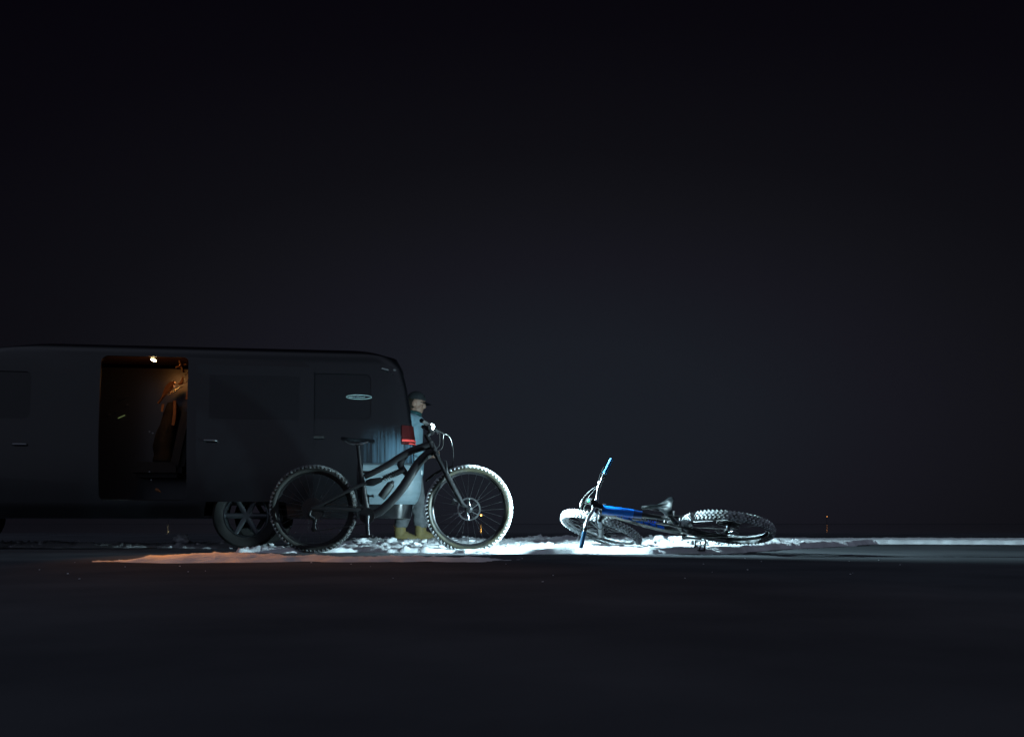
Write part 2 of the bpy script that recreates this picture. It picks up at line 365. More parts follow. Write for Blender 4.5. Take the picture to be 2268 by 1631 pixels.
def make_bike(name, label, wb, col, steer=0., lamp_target=None, pedal_ang=-85, loc=None):
    root = empty(name); tag(root, label, 'bicycle', 'mountain bikes left on the snow')
    kx = wb / 1.323
    P = lambda x, z, y=0.: Vector((x * kx, y, z))
    rear, front = (0., RW), (wb, RW)
    u = Vector((-.457, 0, .889)).normalized(); foot = Vector((wb - .038, 0, RW))
    ax = lambda s, f=0., y=0.: foot + u * s + Vector((.889, 0, .457)) * f + Vector((0, y, 0))
    # steering turns everything forward of the head tube
    T = Matrix.Translation(foot) @ Matrix.Rotation(R(steer), 4, u) @ Matrix.Translation(-foot)
    bb = P(.46, .315)
    # -- frame
    f = MB()
    f.tube([ax(.535), ax(.64)], .027, 20)
    f.smooth_tube([ax(.622, -.01), P(.80, .85), P(.62, .742), P(.435, .645)], [.031, .029, .026, .022], flat=(.8, 1.05), seg=16)
    f.smooth_tube([ax(.565, -.012), P(.90, .77), P(.74, .53), P(.58, .365), bb], [.034, .038, .039, .038, .034], flat=(.85, 1), seg=16)
    f.smooth_tube([bb, P(.44, .45), P(.415, .62), P(.40, .70)], [.032, .026, .021, .019], seg=14)
    f.smooth_tube([P(.79, .83), P(.74, .75), P(.80, .66)], [.012, .016, .012], flat=(.7, 1.8))
    f.smooth_tube([P(.405, .69), P(.47, .685), P(.55, .705)], [.012, .012, .012])
    f.lathe([(.028, -.042), (.032, -.04), (.032, .04), (.028, .042)], bb, 24)
    fr = f.build('frame', M['black'], root)
    if col == 'blue':
        s = MB().smooth_tube([P(.955, .923), P(.88, .888), P(.80, .848), P(.715, .795)], [.044, .043, .042, .041], flat=(.85, 1.0), seg=20)
        s.build('painted_sleeve', M['blue'], fr)
        s = MB().smooth_tube([P(.716, .7957), P(.68, .773), P(.65, .756)], [.0405, .040, .039], flat=(.85, 1.0), seg=20)
        s.build('painted_sleeve', M['deepblue'], fr)
        # broken blue stripe on top of the down tube
        dpts = [Vector(ax(.565, -.012)), P(.90, .77), P(.74, .53), P(.58, .365)]
        st = MB()
        def dt(t_):
            a, c_ = P(.915, .792), P(.60, .384)
            m_ = a.lerp(c_, t_); bow = 4 * t_ * (1 - t_) * Vector((-.004, 0, .004)); return m_ + bow
        dirn = (P(.60, .384) - P(.915, .792)).normalized(); upn = Vector((-dirn.z, 0, dirn.x)) * -1
        if upn.z < 0: upn = -upn
        ts = [0, .085, .10, .23, .245, .34, .355, .50, .515, .60, .62, .74, .76, .90]
        for a, c_ in zip(ts[::2], ts[1::2]):
            for sgn in (-1, 1):
                q = []
                for tt, yy in ((a, 0), (c_, 0), (c_ + .018, 1), (a + .018, 1)):
                    ang = R(8 + 34 * yy) * sgn
                    pz = dt(min(tt, .93)) + upn * .0405 * cos(ang) + Vector((0, .0355 * sin(ang), 0))
                    q.append(st.bm.verts.new(pz))
                st.face(q)
        bmesh.ops.solidify(st.bm, geom=st.bm.faces[:], thickness=.0015)
        st.build('down_tube_stripe', M['blue'], fr, smooth=False)
    # -- rear triangle
    s = MB()
    for sg in (-1, 1):
        s.smooth_tube([P(.435, .37, .028 * sg), P(.36, .365, .05 * sg), P(.15, .37, .068 * sg), P(0, RW, .07 * sg)], [.017, .016, .013, .016], flat=(.7, 1.2))
        s.smooth_tube([P(.455, .59, .034 * sg), P(.36, .555, .045 * sg), P(.18, .46, .062 * sg), P(0, RW, .07 * sg)], [.013, .013, .011, .014], flat=(.7, 1.1))
    s.tube([P(.375, .562, -.05), P(.375, .562, .05)], .011)
    s.build('swingarm', M['black'], root)
    s = MB()
    for sg in (-1, 1):
        s.smooth_tube([P(.452, .592, .03 * sg), P(.50, .60, .032 * sg), P(.58, .625, .028 * sg)], [.017, .026, .014], flat=(.35, 1.2))
    s.tube([P(.50, .60, -.034), P(.50, .60, .034)], .013)
    s.build('rocker_link', M['satin'], root)
    s = MB().tube([P(.575, .622), P(.655, .655)], .011).tube([P(.65, .653), P(.70, .674)], .021).tube([P(.70, .674), P(.775, .708)], .025)
    p0, p1 = P(.595, .631), P(.70, .674)
    cpts = []
    for k in range(90):
        t_ = k / 89; m_ = p0.lerp(p1, t_); a = t_ * 2 * pi * 6
        d_ = (p1 - p0).normalized(); n_ = Vector((-d_.z, 0, d_.x)); cpts.append(m_ + (n_ * cos(a) + Vector((0, 1, 0)) * sin(a)) * .024)
    s.tube(cpts, .0045, 6)
    s.build('rear_shock', M['satin'], root)
    # -- wheels
    mats_f = {'side': M['tan'] if col == 'black' else M['dusted'], 'tread': M['litPacked']}
    wheel_parts(root, rear, Matrix(), True, {'side': M['rubber'] if col == 'black' else M['dusted'], 'tread': M['knobs'] if col == 'black' else M['litPacked']}, seed=2)
    fw = wheel_parts(root, front, T, False, mats_f, rotor_r=.1, seed=1)
    # -- fork
    fo = MB()
    for sg in (-1, 1):
        y = .066 * sg
        fo.smooth_tube([ax(.33, 0, y), ax(.2, .002, y), ax(.05, .006, y), ax(0., .03, y)], [.0235, .022, .0195, .014], seg=16)
        fo.tube([Vector((wb, .052 * sg, RW)), Vector((wb, .078 * sg, RW))], .015)
    arch = [ax(.31, .0, -.066), ax(.39, .035, -.058), ax(.425, .04, -.02), ax(.425, .04, .02), ax(.39, .035, .058), ax(.31, 0, .066)]
    fo.smooth_tube(arch, .011, flat=(1.4, .8))
    fork = fo.build('fork', M['black'] if col == 'black' else M['satin'], root, T)
    s = MB()
    for sg in (-1, 1): s.tube([ax(.32, 0, .066 * sg), ax(.525, 0, .066 * sg)], .0178, 18)
    s.build('stanchion', M['satin'] if col == 'black' else M['grey'], fork, T)
    s = MB().smooth_tube([ax(.515, 0, -.075), ax(.522, .0, -.03), ax(.524, 0, .03), ax(.515, 0, .075)], [.022, .026, .026, .022], flat=(.9, 1))
    s.tube([ax(.51), ax(.545)], .026, 20)
    s.build('crown', M['black'], fork, T)
    s = MB().box(ax(.10, -.052, .066), (.035, .03, .06), Matrix.Rotation(R(25), 3, 'Y'), .006)
    s.tube([ax(.08, -.03, .066), ax(.12, -.05, .05)], .01)
    s.build('brake_caliper', M['satin'], fork, T)
    # -- mudguard over the front wheel
    if col == 'black':
        s = MB(); A = []
        for k in range(15):
            a = R(111 + 36 * k / 14); rr = .394 + .05 * (k / 14)
            wd = .052 - .02 * abs(k / 14 - .45) * 2
            row = [s.bm.verts.new(Vector((wb + (rr - .016 * (q / 3.) ** 2) * cos(a), wd * q / 3, RW + (rr - .016 * (q / 3.) ** 2) * sin(a)))) for q in range(-3, 4)]
            A.append(row)
        for k in range(14):
            for q in range(6): s.face([A[k][q], A[k][q + 1], A[k + 1][q + 1], A[k + 1][q]])
        bmesh.ops.solidify(s.bm, geom=s.bm.faces[:], thickness=.002)
        s.build('mudguard', M['rubber'], fork, T)
    # -- cockpit
    st = MB().tube([ax(.64), ax(.715)], .0205, 18).smooth_tube([ax(.70, .0), ax(.708, .028), ax(.712, .05)], [.021, .019, .021])
    st.tube([ax(.712, .052, -.026), ax(.712, .052, .026)], .0235, 18)
    stem = st.build('stem', M['satin'], root, T)
    cl = ax(.712, .052)
    hb = MB(); bp = []
    hb_pts = []
    for sg in (-1, 1):
        pts = [cl, cl + Vector((0, .06 * sg, 0)), cl + Vector((-.004, .13 * sg, .03)), cl + Vector((-.018, .22 * sg, .045)), cl + Vector((-.05, .39 * sg, .055))]
        hb.smooth_tube(pts, [.0158, .0155, .014, .0115, .011])
        hb_pts.append(pts)
    bar = hb.build('handlebar', M['satin'] if col == 'black' else M['alloy'], root, T)
    for sg, pts in zip((-1, 1), hb_pts):
        a, b_ = pts[3].lerp(pts[4], .22), pts[4]
        g = MB(); d_ = (b_ - a)
        g.tube([a, a + d_ * .02, a + d_ * .06, a + d_ * .94, b_ + d_ * .0, b_ + d_ * .012], [.0165, .0195, .0165, .0165, .0180, .012], 18)
        g.build('grip', M['bluegrip'] if col == 'blue' else M['blackgrip'], bar, T)
        lv = MB(); q0 = pts[3].lerp(pts[4], .08)
        lv.tube([q0 + Vector((-.002, -.012 * sg, 0)), q0 + Vector((-.002, .012 * sg, 0))], .0165)
        lv.smooth_tube([q0 + Vector((.012, -.01 * sg, -.008)), q0 + Vector((.03, -.045 * sg, -.014)), q0 + Vector((.03, -.07 * sg, -.014))], [.009, .012, .007])
        lv.smooth_tube([q0 + Vector((.035, -.02 * sg, -.014)), q0 + Vector((.055, .02 * sg, -.03)), q0 + Vector((.046, .09 * sg, -.034))], [.007, .005, .0045])
        lv.build('brake_lever', M['satin'], bar, T)
    # hoses looping in front of the head tube
    hs = MB()
    hm = M['paleHose'] if col == 'blue' else M['hose']
    q = hb_pts[0][3]; q2 = hb_pts[1][3]
    hs.smooth_tube([q + Vector((.03, .08, -.014)), cl + Vector((.10, -.06, -.02)), ax(.60, .17, .02), ax(.46, .13, .05), ax(.30, .03, .075), ax(.1, -.03, .075)], .003, seg=6)
    hs.smooth_tube([q2 + Vector((.03, -.08, -.014)), cl + Vector((.09, .05, .0)), ax(.62, .12, -.02), ax(.54, .06, -.04), ax(.56, -.06, -.03)], .003, seg=6)
    hs.smooth_tube([q2 + Vector((.01, -.06, -.014)), cl + Vector((.06, .09, .03)), ax(.66, .10, .04), ax(.58, .05, .04), ax(.565, -.05, .03)], .0028, seg=6)
    if col == 'blue':
        hs.smooth_tube([q + Vector((.03, .07, -.01)), cl + Vector((.10, -.10, -.0)), cl + Vector((.155, -.0, -.02)), cl + Vector((.10, .12, -.03)), ax(.64, .05, .05), ax(.57, -.03, .035)], .0028, seg=6)
    hs.build('brake_hose', hm, root, T)
    # -- saddle
    sd = MB(); A = []
    cxs = P(.375, .97)
    for k in range(13):
        t_ = k / 12; x = cxs.x - .135 + .28 * t_
        half = .062 * (1 - sm(.12, .58, t_)) + .016 + (-.03 * (1 - sm(0, .10, t_)))
        zt = cxs.z + .004 + .012 * (1 - sm(.0, .35, t_)) - .012 * sm(.7, 1, t_)
        row = []
        for q in range(-6, 7):
            a = q / 6
            row.append(sd.bm.verts.new((x, half * a, zt - .030 * abs(a) ** 3 - (.012 * (1 - abs(a)) if abs(a) < .25 and .15 < t_ < .8 else 0))))
        A.append(row)
    for k in range(12):
        for q in range(12): sd.face([A[k][q], A[k][q + 1], A[k + 1][q + 1], A[k + 1][q]])
    bmesh.ops.solidify(sd.bm, geom=sd.bm.faces[:], thickness=.014)
    sad = sd.build('saddle', M['fabric'], root, ang=60)
    rl = MB()
    for sg in (-1, 1):
        rl.smooth_tube([cxs + Vector((-.10, .03 * sg, -.02)), cxs + Vector((-.06, .022 * sg, -.045)), cxs + Vector((.03, .022 * sg, -.045)), cxs + Vector((.11, .008 * sg, -.018))], .0038, seg=8)
    rl.build('saddle_rails', M['alloy'], sad)
    s = MB().tube([P(.402, .69), P(.378, .915)], .0155, 16).tube([P(.404, .685), P(.4, .715)], .021)
    s.box(P(.377, .922), (.045, .05, .022), None, .005)
    s.build('seat_post', M['satin'], root)
    # -- drivetrain
    cr = MB(); nt_ = 32; rr = .066
    A = [cr.bm.verts.new((bb.x + (rr - (.005 if j % 2 else 0)) * cos(pi * j / nt_), -.049, bb.z + (rr - (.005 if j % 2 else 0)) * sin(pi * j / nt_))) for j in range(2 * nt_)]
    B = [cr.bm.verts.new((v_.co.x, -.053, v_.co.z)) for v_ in A]
    cr.bm.faces.new(A); cr.bm.faces.new(B[::-1])
    for j in range(2 * nt_): cr.bm.faces.new([A[j], A[(j + 1) % (2 * nt_)], B[(j + 1) % (2 * nt_)], B[j]])
    ends = []
    for sg, an in ((-1, pedal_ang), (1, pedal_ang + 180)):
        e = bb + Vector((.172 * cos(R(an)), .078 * sg, .172 * sin(R(an))))
        cr.smooth_tube([bb + Vector((0, .058 * sg, 0)), bb.lerp(e, .5) + Vector((0, .03 * sg, 0)), e], [.02, .0145, .014], flat=(.65, 1.15))
        ends.append((sg, e))
    cr.tube([bb + Vector((0, -.064, 0)), bb + Vector((0, .064, 0))], .0165, 18)
    crank = cr.build('crank', M['satin'], root)
    for sg, e in ends:
        p = MB(); c_ = e + Vector((0, .06 * sg, 0))
        p.tube([e, c_ + Vector((0, .045 * sg, 0))], .008)
        for dx in (-.044, .044): p.box(c_ + Vector((dx, 0, 0)), (.012, .095, .016), None, .003)
        for dy in (-.042, 0, .042): p.box(c_ + Vector((0, dy, 0)), (.086, .011, .015), None, .003)
        for dx in (-.044, .044):
            for dy in (-.036, 0, .036): p.tube([c_ + Vector((dx, dy, -.014)), c_ + Vector((dx, dy, .014))], .002, 6)
        p.build('pedal', M['satin'], crank)
    ch = MB()
    jock = Vector((.012, -.044, RW - .17)); up_ = Vector((.018, -.044, RW - .088)); cg_ = Vector((0, -.044, RW)); rg_ = bb + Vector((0, -.051, 0))
    path = []
    for c_, r_, a0, a1 in ((rg_, .0655, 92, -88), (jock, .0215, -75, -215), (up_, .0215, -30, 40), (cg_, .058, -70, -268)):
        n_ = max(4, int(abs(a1 - a0) * r_ / .9)) + 3
        for k in range(n_ + 1):
            a = R(a0 + (a1 - a0) * k / n_); path.append(c_ + Vector((r_ * cos(a), 0, r_ * sin(a))))
    path.append(path[0]); acc = 0.; k_ = 0
    for a, b_ in zip(path, path[1:]):
        d_ = b_ - a; n_ = max(1, int(d_.length / .0122)); dn = d_.normalized(); rot = Matrix.Rotation(-math.atan2(dn.z, dn.x), 3, 'Y')
        for q in range(n_):
            ch.box(a + d_ * ((q + .5) / n_), (d_.length / n_ * 1.12, .0075 if k_ % 2 else .0045, .0085), rot); k_ += 1
    ch.build('chain', M['chain'], root, smooth=False)
    dr = MB()
    dr.smooth_tube([Vector((-.005, -.075, RW - .01)), Vector((-.02, -.08, RW - .05)), Vector((.02, -.06, RW - .085))], [.012, .016, .014])
    dr.tube([Vector((.02, -.05, RW - .085)), jock + Vector((0, -.006, 0))], [.011, .013], flat=(.4, 1.3))
    for c_ in (Vector((.018, -.044, RW - .088)), jock): dr.lathe([(.02, -.003), (.022, -.002), (.022, .002), (.02, .003)], c_, 18)
    dr.build('derailleur', M['satin'], root)
    # -- lamp on the bar
    hl = MB(); lc = cl + (Vector((.062, -.012, .028)) if col == 'blue' else Vector((-.030, -.062, .036)))
    hl.box(lc + Vector((-.018, 0, 0)), (.075, .052, .03), None, .009)
    hl.tube([cl + Vector((0, lc.y - cl.y, 0)), lc + Vector((-.02, 0, -.012))], .011)
    hl.tube([cl + Vector((0, lc.y - cl.y - .012, 0)), cl + Vector((0, lc.y - cl.y + .012, 0))], .019, 16)
    hl.lathe([(.019, .015), (.0235, .022), (.0245, .030), (.021, .031)], lc, 24, 'x')
    lamp = hl.build('headlight', M['satin'], root, T)
    le = MB()
    if col == 'black': le.ball(lc + Vector((.037, -.004, 0)), .0245, (1, 1, 1), 20)
    else: le.ball(lc + Vector((.031, 0, 0)), .018, (.45, 1, 1), 20)
    le.build('lens', M['lens'], lamp, T)
    if col == 'blue':
        MB().ball(lc + Vector((-.02, -.0, .0145)), .0085, (1.3, 1.3, .45)).build('status_light', M['green'], lamp, T)
    return root, T, lc

M['lens'] = mat('lit_lamp_lens', (.9, .95, 1), .3, emit=(.78, .97, 1.0), estr=45)
M['green'] = mat('green_status_light', (.0, .4, .1), .3, emit=(.02, .9, .35), estr=7)

# standing bicycle
bike1, T1, lc1 = make_bike('mountain_bike', 'black mountain bike standing upright on the snow with its white headlight shining', 1.323, 'black', 0)
bike1.location = at(694, 1221, 8.48); bike1.location.z = 0.0
# lettering on the front tyre
def arc_text(txt, r, a0, size, c, y):
    cu = bpy.data.curves.new('t', 'FONT'); cu.body = txt; cu.size = size; cu.extrude = .0006; cu.space_character = 1.2
    o = bpy.data.objects.new('t', cu); C.objects.link(o); dg = bpy.context.evaluated_depsgraph_get()
    me = bpy.data.meshes.new_from_object(o.evaluated_get(dg)); bm = bmesh.new(); bm.from_mesh(me)
    C.objects.unlink(o); bpy.data.objects.remove(o); bpy.data.meshes.remove(me)
    for v_ in bm.verts:
        a = R(a0) - v_.co.x / r; rr = r + v_.co.y
        v_.co = Vector((c[0] + rr * cos(a), y - v_.co.z, c[1] + rr * sin(a)))
    return bm
tl = MB(); tl.bm.free(); tl.bm = arc_text('L   OOLI', .3225, 100, .018, (1.323, RW), -.0225)
fw1 = [o for o in bike1.children if o.name.startswith('wheel')][1]
tyre1 = [o for o in fw1.children if o.name.startswith('tyre')][0]
tl.build('tyre_lettering', M['marking'], fw1, smooth=False)

# bottle on the down tube of the standing bicycle
bt = empty('water_bottle'); tag(bt, 'dark water bottle held on the down tube of the standing black bike', 'bottle')
d_ = (Vector((.80, 0, .67)) - Vector((.62, 0, .43))).normalized()
b0 = Vector((.575, 0, .47)); 
bo = MB().tube([b0, b0 + d_ * .01, b0 + d_ * .10, b0 + d_ * .115, b0 + d_ * .13, b0 + d_ * .15], [.03, .036, .036, .031, .035, .028], 20)
bo.build('bottle_body', M['bottle'], bt)
MB().tube([b0 + d_ * .15, b0 + d_ * .16, b0 + d_ * .178], [.026, .018, .010], 16).build('bottle_cap', M['black'], bt)
bt.location = bike1.location

# fallen bicycle: lies on its left side, top towards the camera
bike2, T2, lc2 = make_bike('mountain_bike', 'black and blue mountain bike lying on its side in the snow, one grip up', 1.195, 'blue', -10.5, pedal_ang=-8)
fdir = Vector((-.811, .584, -.02)).normalized(); adir = Vector((.18, .24, .953)); adir = (adir - fdir * adir.dot(fdir)).normalized()
ldir = -adir; udir = fdir.cross(ldir)
rc = at(1612, 1168, 8.06)
Mx = Matrix((fdir, ldir, udir)).transposed().to_4x4(); Mx.translation = rc - (Mx.to_3x3() @ Vector((0, 0, RW)))
bike2.matrix_world = Mx

# ------------------------------------------------------------------ the two lit lamps
COOL = (.60, .90, 1.0)
l1 = bike1.location + lc1 + Vector((.075, 0, 0))
light('lamp_beam', 'SPOT', 1800, COOL, l1, l1 + Vector((1, .16, -.15)), size=90, blend=.8, soft=.012)
l2 = Mx @ T2 @ (lc2 + Vector((.06, 0, 0)))
light('lamp_beam', 'SPOT', 420, COOL, l2, l2 + Vector((-1, .62, .10)), size=124, blend=.5, soft=.012)

# ------------------------------------------------------------------ van
VA = R(188)
van = empty('van', (-1.10, 10.916, 0), VA)
tag(van, 'dark van parked behind the bikes, its side door open and cabin lamp on', 'van')
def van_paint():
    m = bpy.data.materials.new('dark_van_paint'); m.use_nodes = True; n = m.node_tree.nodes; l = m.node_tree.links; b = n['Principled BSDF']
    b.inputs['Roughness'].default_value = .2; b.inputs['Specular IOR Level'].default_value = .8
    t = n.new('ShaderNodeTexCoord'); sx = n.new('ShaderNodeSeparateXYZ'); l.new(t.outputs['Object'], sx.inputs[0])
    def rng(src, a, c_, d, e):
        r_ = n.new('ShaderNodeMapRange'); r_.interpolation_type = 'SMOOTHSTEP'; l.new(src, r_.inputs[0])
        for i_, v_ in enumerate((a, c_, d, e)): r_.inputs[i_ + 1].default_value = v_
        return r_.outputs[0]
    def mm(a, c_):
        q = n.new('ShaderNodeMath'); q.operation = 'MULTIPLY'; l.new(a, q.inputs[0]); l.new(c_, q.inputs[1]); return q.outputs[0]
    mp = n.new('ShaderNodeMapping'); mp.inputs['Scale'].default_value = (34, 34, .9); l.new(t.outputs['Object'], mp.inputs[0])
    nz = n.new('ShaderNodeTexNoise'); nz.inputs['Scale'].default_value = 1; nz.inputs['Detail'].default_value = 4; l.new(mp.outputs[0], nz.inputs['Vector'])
    f = mm(mm(mm(rng(sx.outputs['Z'], 1.26, .98, 0, 1), rng(sx.outputs['Z'], .46, .56, 0, 1)), rng(sx.outputs['X'], .62, .2, 0, 1)), rng(nz.outputs[0], .34, .68, .12, 1))  # streaky dirt; its fade up and forward paints in the lamp-lit area
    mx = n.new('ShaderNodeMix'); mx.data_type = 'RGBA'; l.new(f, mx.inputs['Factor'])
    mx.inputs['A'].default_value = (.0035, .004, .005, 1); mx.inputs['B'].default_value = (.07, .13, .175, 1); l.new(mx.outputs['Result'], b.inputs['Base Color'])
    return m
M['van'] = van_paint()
M['tailgate'] = mat('dirty_tailgate_paint', (.035, .05, .062), .42, .0, var=(.10, .15, .185), vscale=(30, 30, .7), coat=.15)
M['bumper'] = mat('dusty_bumper_plastic', (.11, .155, .175), .5, 0, var=(.16, .21, .235), vscale=(3, 3, 14), bump=.15)
M['trim'] = mat('black_trim', (.012, .012, .013), .6)
M['glass'] = mat('dark_window_glass', (.0035, .004, .005), .2, spec=.75)
M['redlens'] = mat('red_lamp_lens', (.04, .005, .005), .22)
M['redbar'] = mat('red_reflector_strip', (.75, .07, .06), .25)
M['white'] = mat('white_reflector', (.82, .85, .88), .35)
M['decal'] = mat('pale_window_sticker', (.40, .55, .55), .6)
M['seat'] = mat('brown_seat_cloth', (.34, .16, .07), .8, bump=.3, bscale=80)
M['lining'] = mat('beige_roof_lining', (.20, .115, .06), .85)
M['darkcloth'] = mat('dark_interior_plastic', (.02, .018, .016), .6)
M['fillPanel'] = mat('dark_grey_fill_panel', (.030, .036, .048), .28, spec=.85, bump=.08, bscale=7)
M['brass'] = mat('polished_metal_rail', (.75, .55, .28), .22, 1)
LV = [  # z, half width, rear x, front x, corner radius
    (.30, .905, .04, 5.82, .16), (.42, .915, .02, 5.90, .17), (.62, .92, .0, 5.92, .17), (.86, .925, .0, 5.88, .17), (1.08, .92, .005, 5.72, .18),
    (1.18, .91, .015, 5.45, .18), (1.40, .885, .04, 5.12, .19), (1.62, .855, .07, 4.80, .2), (1.82, .815, .11, 4.52, .22), (1.95, .74, .17, 4.25, .26), (2.03, .56, .34, 3.95, .3), (2.055, .25, .7, 3.6, .2)]
def ring(hw, xr, xf, rad, off=0., seg=6):
    hw += off; xr -= off; xf += off; pts = []
    for cx, cy, a0 in ((xr + rad, hw - rad, 90), (xr + rad, -hw + rad, 180), (xf - rad * 1.6, -hw + rad, 270), (xf - rad * 1.6, hw - rad, 0)):
        kx = 1.6 if cx > 1.5 else 1
        for k in range(seg + 1):
            a = R(a0 + 90 * k / seg); pts.append((cx + rad * kx * cos(a), cy + rad * sin(a)))
    return pts
def at_z(z):
    for a, b_ in zip(LV, LV[1:]):
        if a[0] <= z <= b_[0]:
            t_ = (z - a[0]) / (b_[0] - a[0]); return [a[i] + (b_[i] - a[i]) * t_ for i in range(1, 5)]
def loft(zs, off=0., cap=True):
    bm = bmesh.new(); rs = []
    for z in zs:
        hw, xr, xf, rad = at_z(z)
        rs.append([bm.verts.new((x, y, z)) for x, y in ring(hw, xr, xf, rad, off)])
    for A, B in zip(rs, rs[1:]):
        n_ = len(A)
        for k in range(n_): bm.faces.new([A[k], A[(k + 1) % n_], B[(k + 1) % n_], B[k]])
    if cap: bm.faces.new(rs[0][::-1]); bm.faces.new(rs[-1])
    bmesh.ops.recalc_face_normals(bm, faces=bm.faces)
    return bm
def crop(bm, lo, hi):
    for i in range(3):
        for val, sg in ((lo[i], -1), (hi[i], 1)):
            if val is None: continue
            no = [0, 0, 0]; no[i] = sg; co = [0, 0, 0]; co[i] = val
            bmesh.ops.bisect_plane(bm, geom=bm.verts[:] + bm.edges[:] + bm.faces[:], plane_co=co, plane_no=no, clear_outer=True)
    return bm
ZS = [l_[0] for l_ in LV]
def shell(name, m, lo, hi, off, thick=.004, parent=None, zs=None, **kw):
    mb = MB(); mb.bm.free(); mb.bm = crop(loft(zs or ZS, off, False), lo, hi)
    bmesh.ops.solidify(mb.bm, geom=mb.bm.faces[:], thickness=thick)
    return mb.build(name, m, parent or van, **kw)
# body shell, cut by boolean boxes
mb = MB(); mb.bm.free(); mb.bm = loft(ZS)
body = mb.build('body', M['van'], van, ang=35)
mod = body.modifiers.new('s', 'SOLIDIFY'); mod.thickness = .035; mod.offset = -1
cutters = []
def cut(c, d, bev=.06, cyl=None):
    m_ = MB()
    if cyl: m_.lathe([(cyl, -d), (cyl, d)], c, 40)
    else:
        hx, hz, pts_ = d[0] / 2, d[2] / 2, []
        for sx_, sz_, a0_ in ((1, 1, 0), (-1, 1, 90), (-1, -1, 180), (1, -1, 270)):
            for k in range(7):
                a = R(a0_ + 15 * k); pts_.append((c[0] + sx_ * (hx - bev) + bev * cos(a), c[2] + sz_ * (hz - bev) + bev * sin(a)))
        A = [m_.bm.verts.new((x_, c[1] - d[1] / 2, z_)) for x_, z_ in pts_]; B = [m_.bm.verts.new((x_, c[1] + d[1] / 2, z_)) for x_, z_ in pts_]
        m_.face(A); m_.face(B[::-1])
        for k in range(len(A)): m_.face([A[k], A[(k + 1) % len(A)], B[(k + 1) % len(A)], B[k]])
    o = m_.build('cutter', M['trim']); o.matrix_world = van.matrix_world.copy(); cutters.append(o)
    o.location = van.location; o.rotation_euler = van.rotation_euler
    b_ = body.modifiers.new('b', 'BOOLEAN'); b_.object = o; b_.operation = 'DIFFERENCE'; b_.solver = 'EXACT'
cut((2.63, .9, 1.18), (.82, .6, 1.42))                       # sliding door opening
cut((0, 0, 1.52), (.5, 1.36, .52))                            # rear window
cut((1.14, 0, 1.52), (1.40, 2.4, .46))                         # rear quarter windows
cut((4.10, 0, 1.48), (.86, 2.4, .46))                         # front door windows
cut((1.66, 0, .33), 1.5, cyl=.40)
cut((4.82, 0, .33), 1.5, cyl=.40)
wsc = Matrix.Rotation(R(-38), 3, 'Y')
m_ = MB().box((5.05, 0, 1.50), (.5, 1.44, .62), wsc, .05); o = m_.build('cutter', M['trim']); o.location = van.location; o.rotation_euler = van.rotation_euler; cutters.append(o)
b_ = body.modifiers.new('b', 'BOOLEAN'); b_.object = o; b_.operation = 'DIFFERENCE'; b_.solver = 'EXACT'
bpy.context.view_layer.update()
dg = bpy.context.evaluated_depsgraph_get()
me = bpy.data.meshes.new_from_object(body.evaluated_get(dg)); body.modifiers.clear(); old = body.data; body.data = me; bpy.data.meshes.remove(old)
me.set_sharp_from_angle(angle=R(35))
for o in cutters: bpy.data.objects.remove(o)
# glazing
shell('rear_window', M['glass'], (None, -.69, 1.25), (.3, .69, 1.79), -.012)
for lo, hi in (((.42, .3, 1.28), (1.86, None, 1.76)), ((.42, None, 1.28), (1.86, -.3, 1.76)), ((3.66, .3, 1.24), (4.54, None, 1.72)), ((3.66, None, 1.24), (4.54, -.3, 1.72))):
    shell('side_window', M['glass'], lo, hi, -.012)
shell('windscreen', M['glass'], (4.5, -.74, 1.16), (None, .74, 1.9), -.014)
# outer tailgate skin, bumper, lamps
shell('tailgate', M['tailgate'], (None, -.70, .82), (.12, .70, 1.23), .004, .006)
bmz = [.44, .48, .55, .70, .79, .83, .85]
mb = MB(); bm = bmesh.new(); rs = []
for z, of in zip(bmz, (.02, .05, .065, .07, .07, .058, .02)):
    hw, xr, xf, rad = at_z(z); rs.append([bm.verts.new((x, y, z)) for x, y in ring(hw, xr, xf, rad, of)])
for A, B in zip(rs, rs[1:]):
    for k in range(len(A)): bm.faces.new([A[k], A[(k + 1) % len(A)], B[(k + 1) % len(A)], B[k]])
mb.bm.free(); mb.bm = crop(bm, (None, None, None), (.52, None, None)); bmesh.ops.recalc_face_normals(mb.bm, faces=mb.bm.faces)
bmesh.ops.solidify(mb.bm, geom=mb.bm.faces[:], thickness=.03)
bump = mb.build('rear_bumper', M['bumper'], van)
for sg in (-1, 1):
    m_ = MB(); m_.box((-.068, .70 * sg, .765), (.012, .30, .045), None, .004); m_.build('bumper_reflector', M['white'], bump)
m_ = MB().box((-.066, 0, .635), (.02, .56, .13), None, .004); m_.build('number_plate_recess', M['trim'], bump)
for sg in (-1, 1):
    lo = (None, .735, 1.04) if sg > 0 else (None, None, 1.04); hi = (.135, None, 1.235) if sg > 0 else (.135, -.735, 1.235)
    tlp = shell('tail_light', M['redlens'], lo, hi, .012, .014)
    lo2 = (lo[0], lo[1], 1.072); hi2 = (hi[0], hi[1], 1.092)
    shell('reflector_strip', M['redbar'], lo2, hi2, .017, .008, parent=tlp, zs=[1.06, 1.08, 1.12])
    lo2 = (lo[0], lo[1], 1.045); hi2 = (.06, hi[1], 1.056) if sg > 0 else (.06, hi[1], 1.056)
    shell('reflector_strip', M['redbar'], lo2, hi2, .017, .008, parent=tlp, zs=[1.04, 1.05, 1.07])
m_ = MB().box((.135, 0, 1.90), (.05, .30, .03), None, .006); m_.build('brake_light', M['redlens'], van)
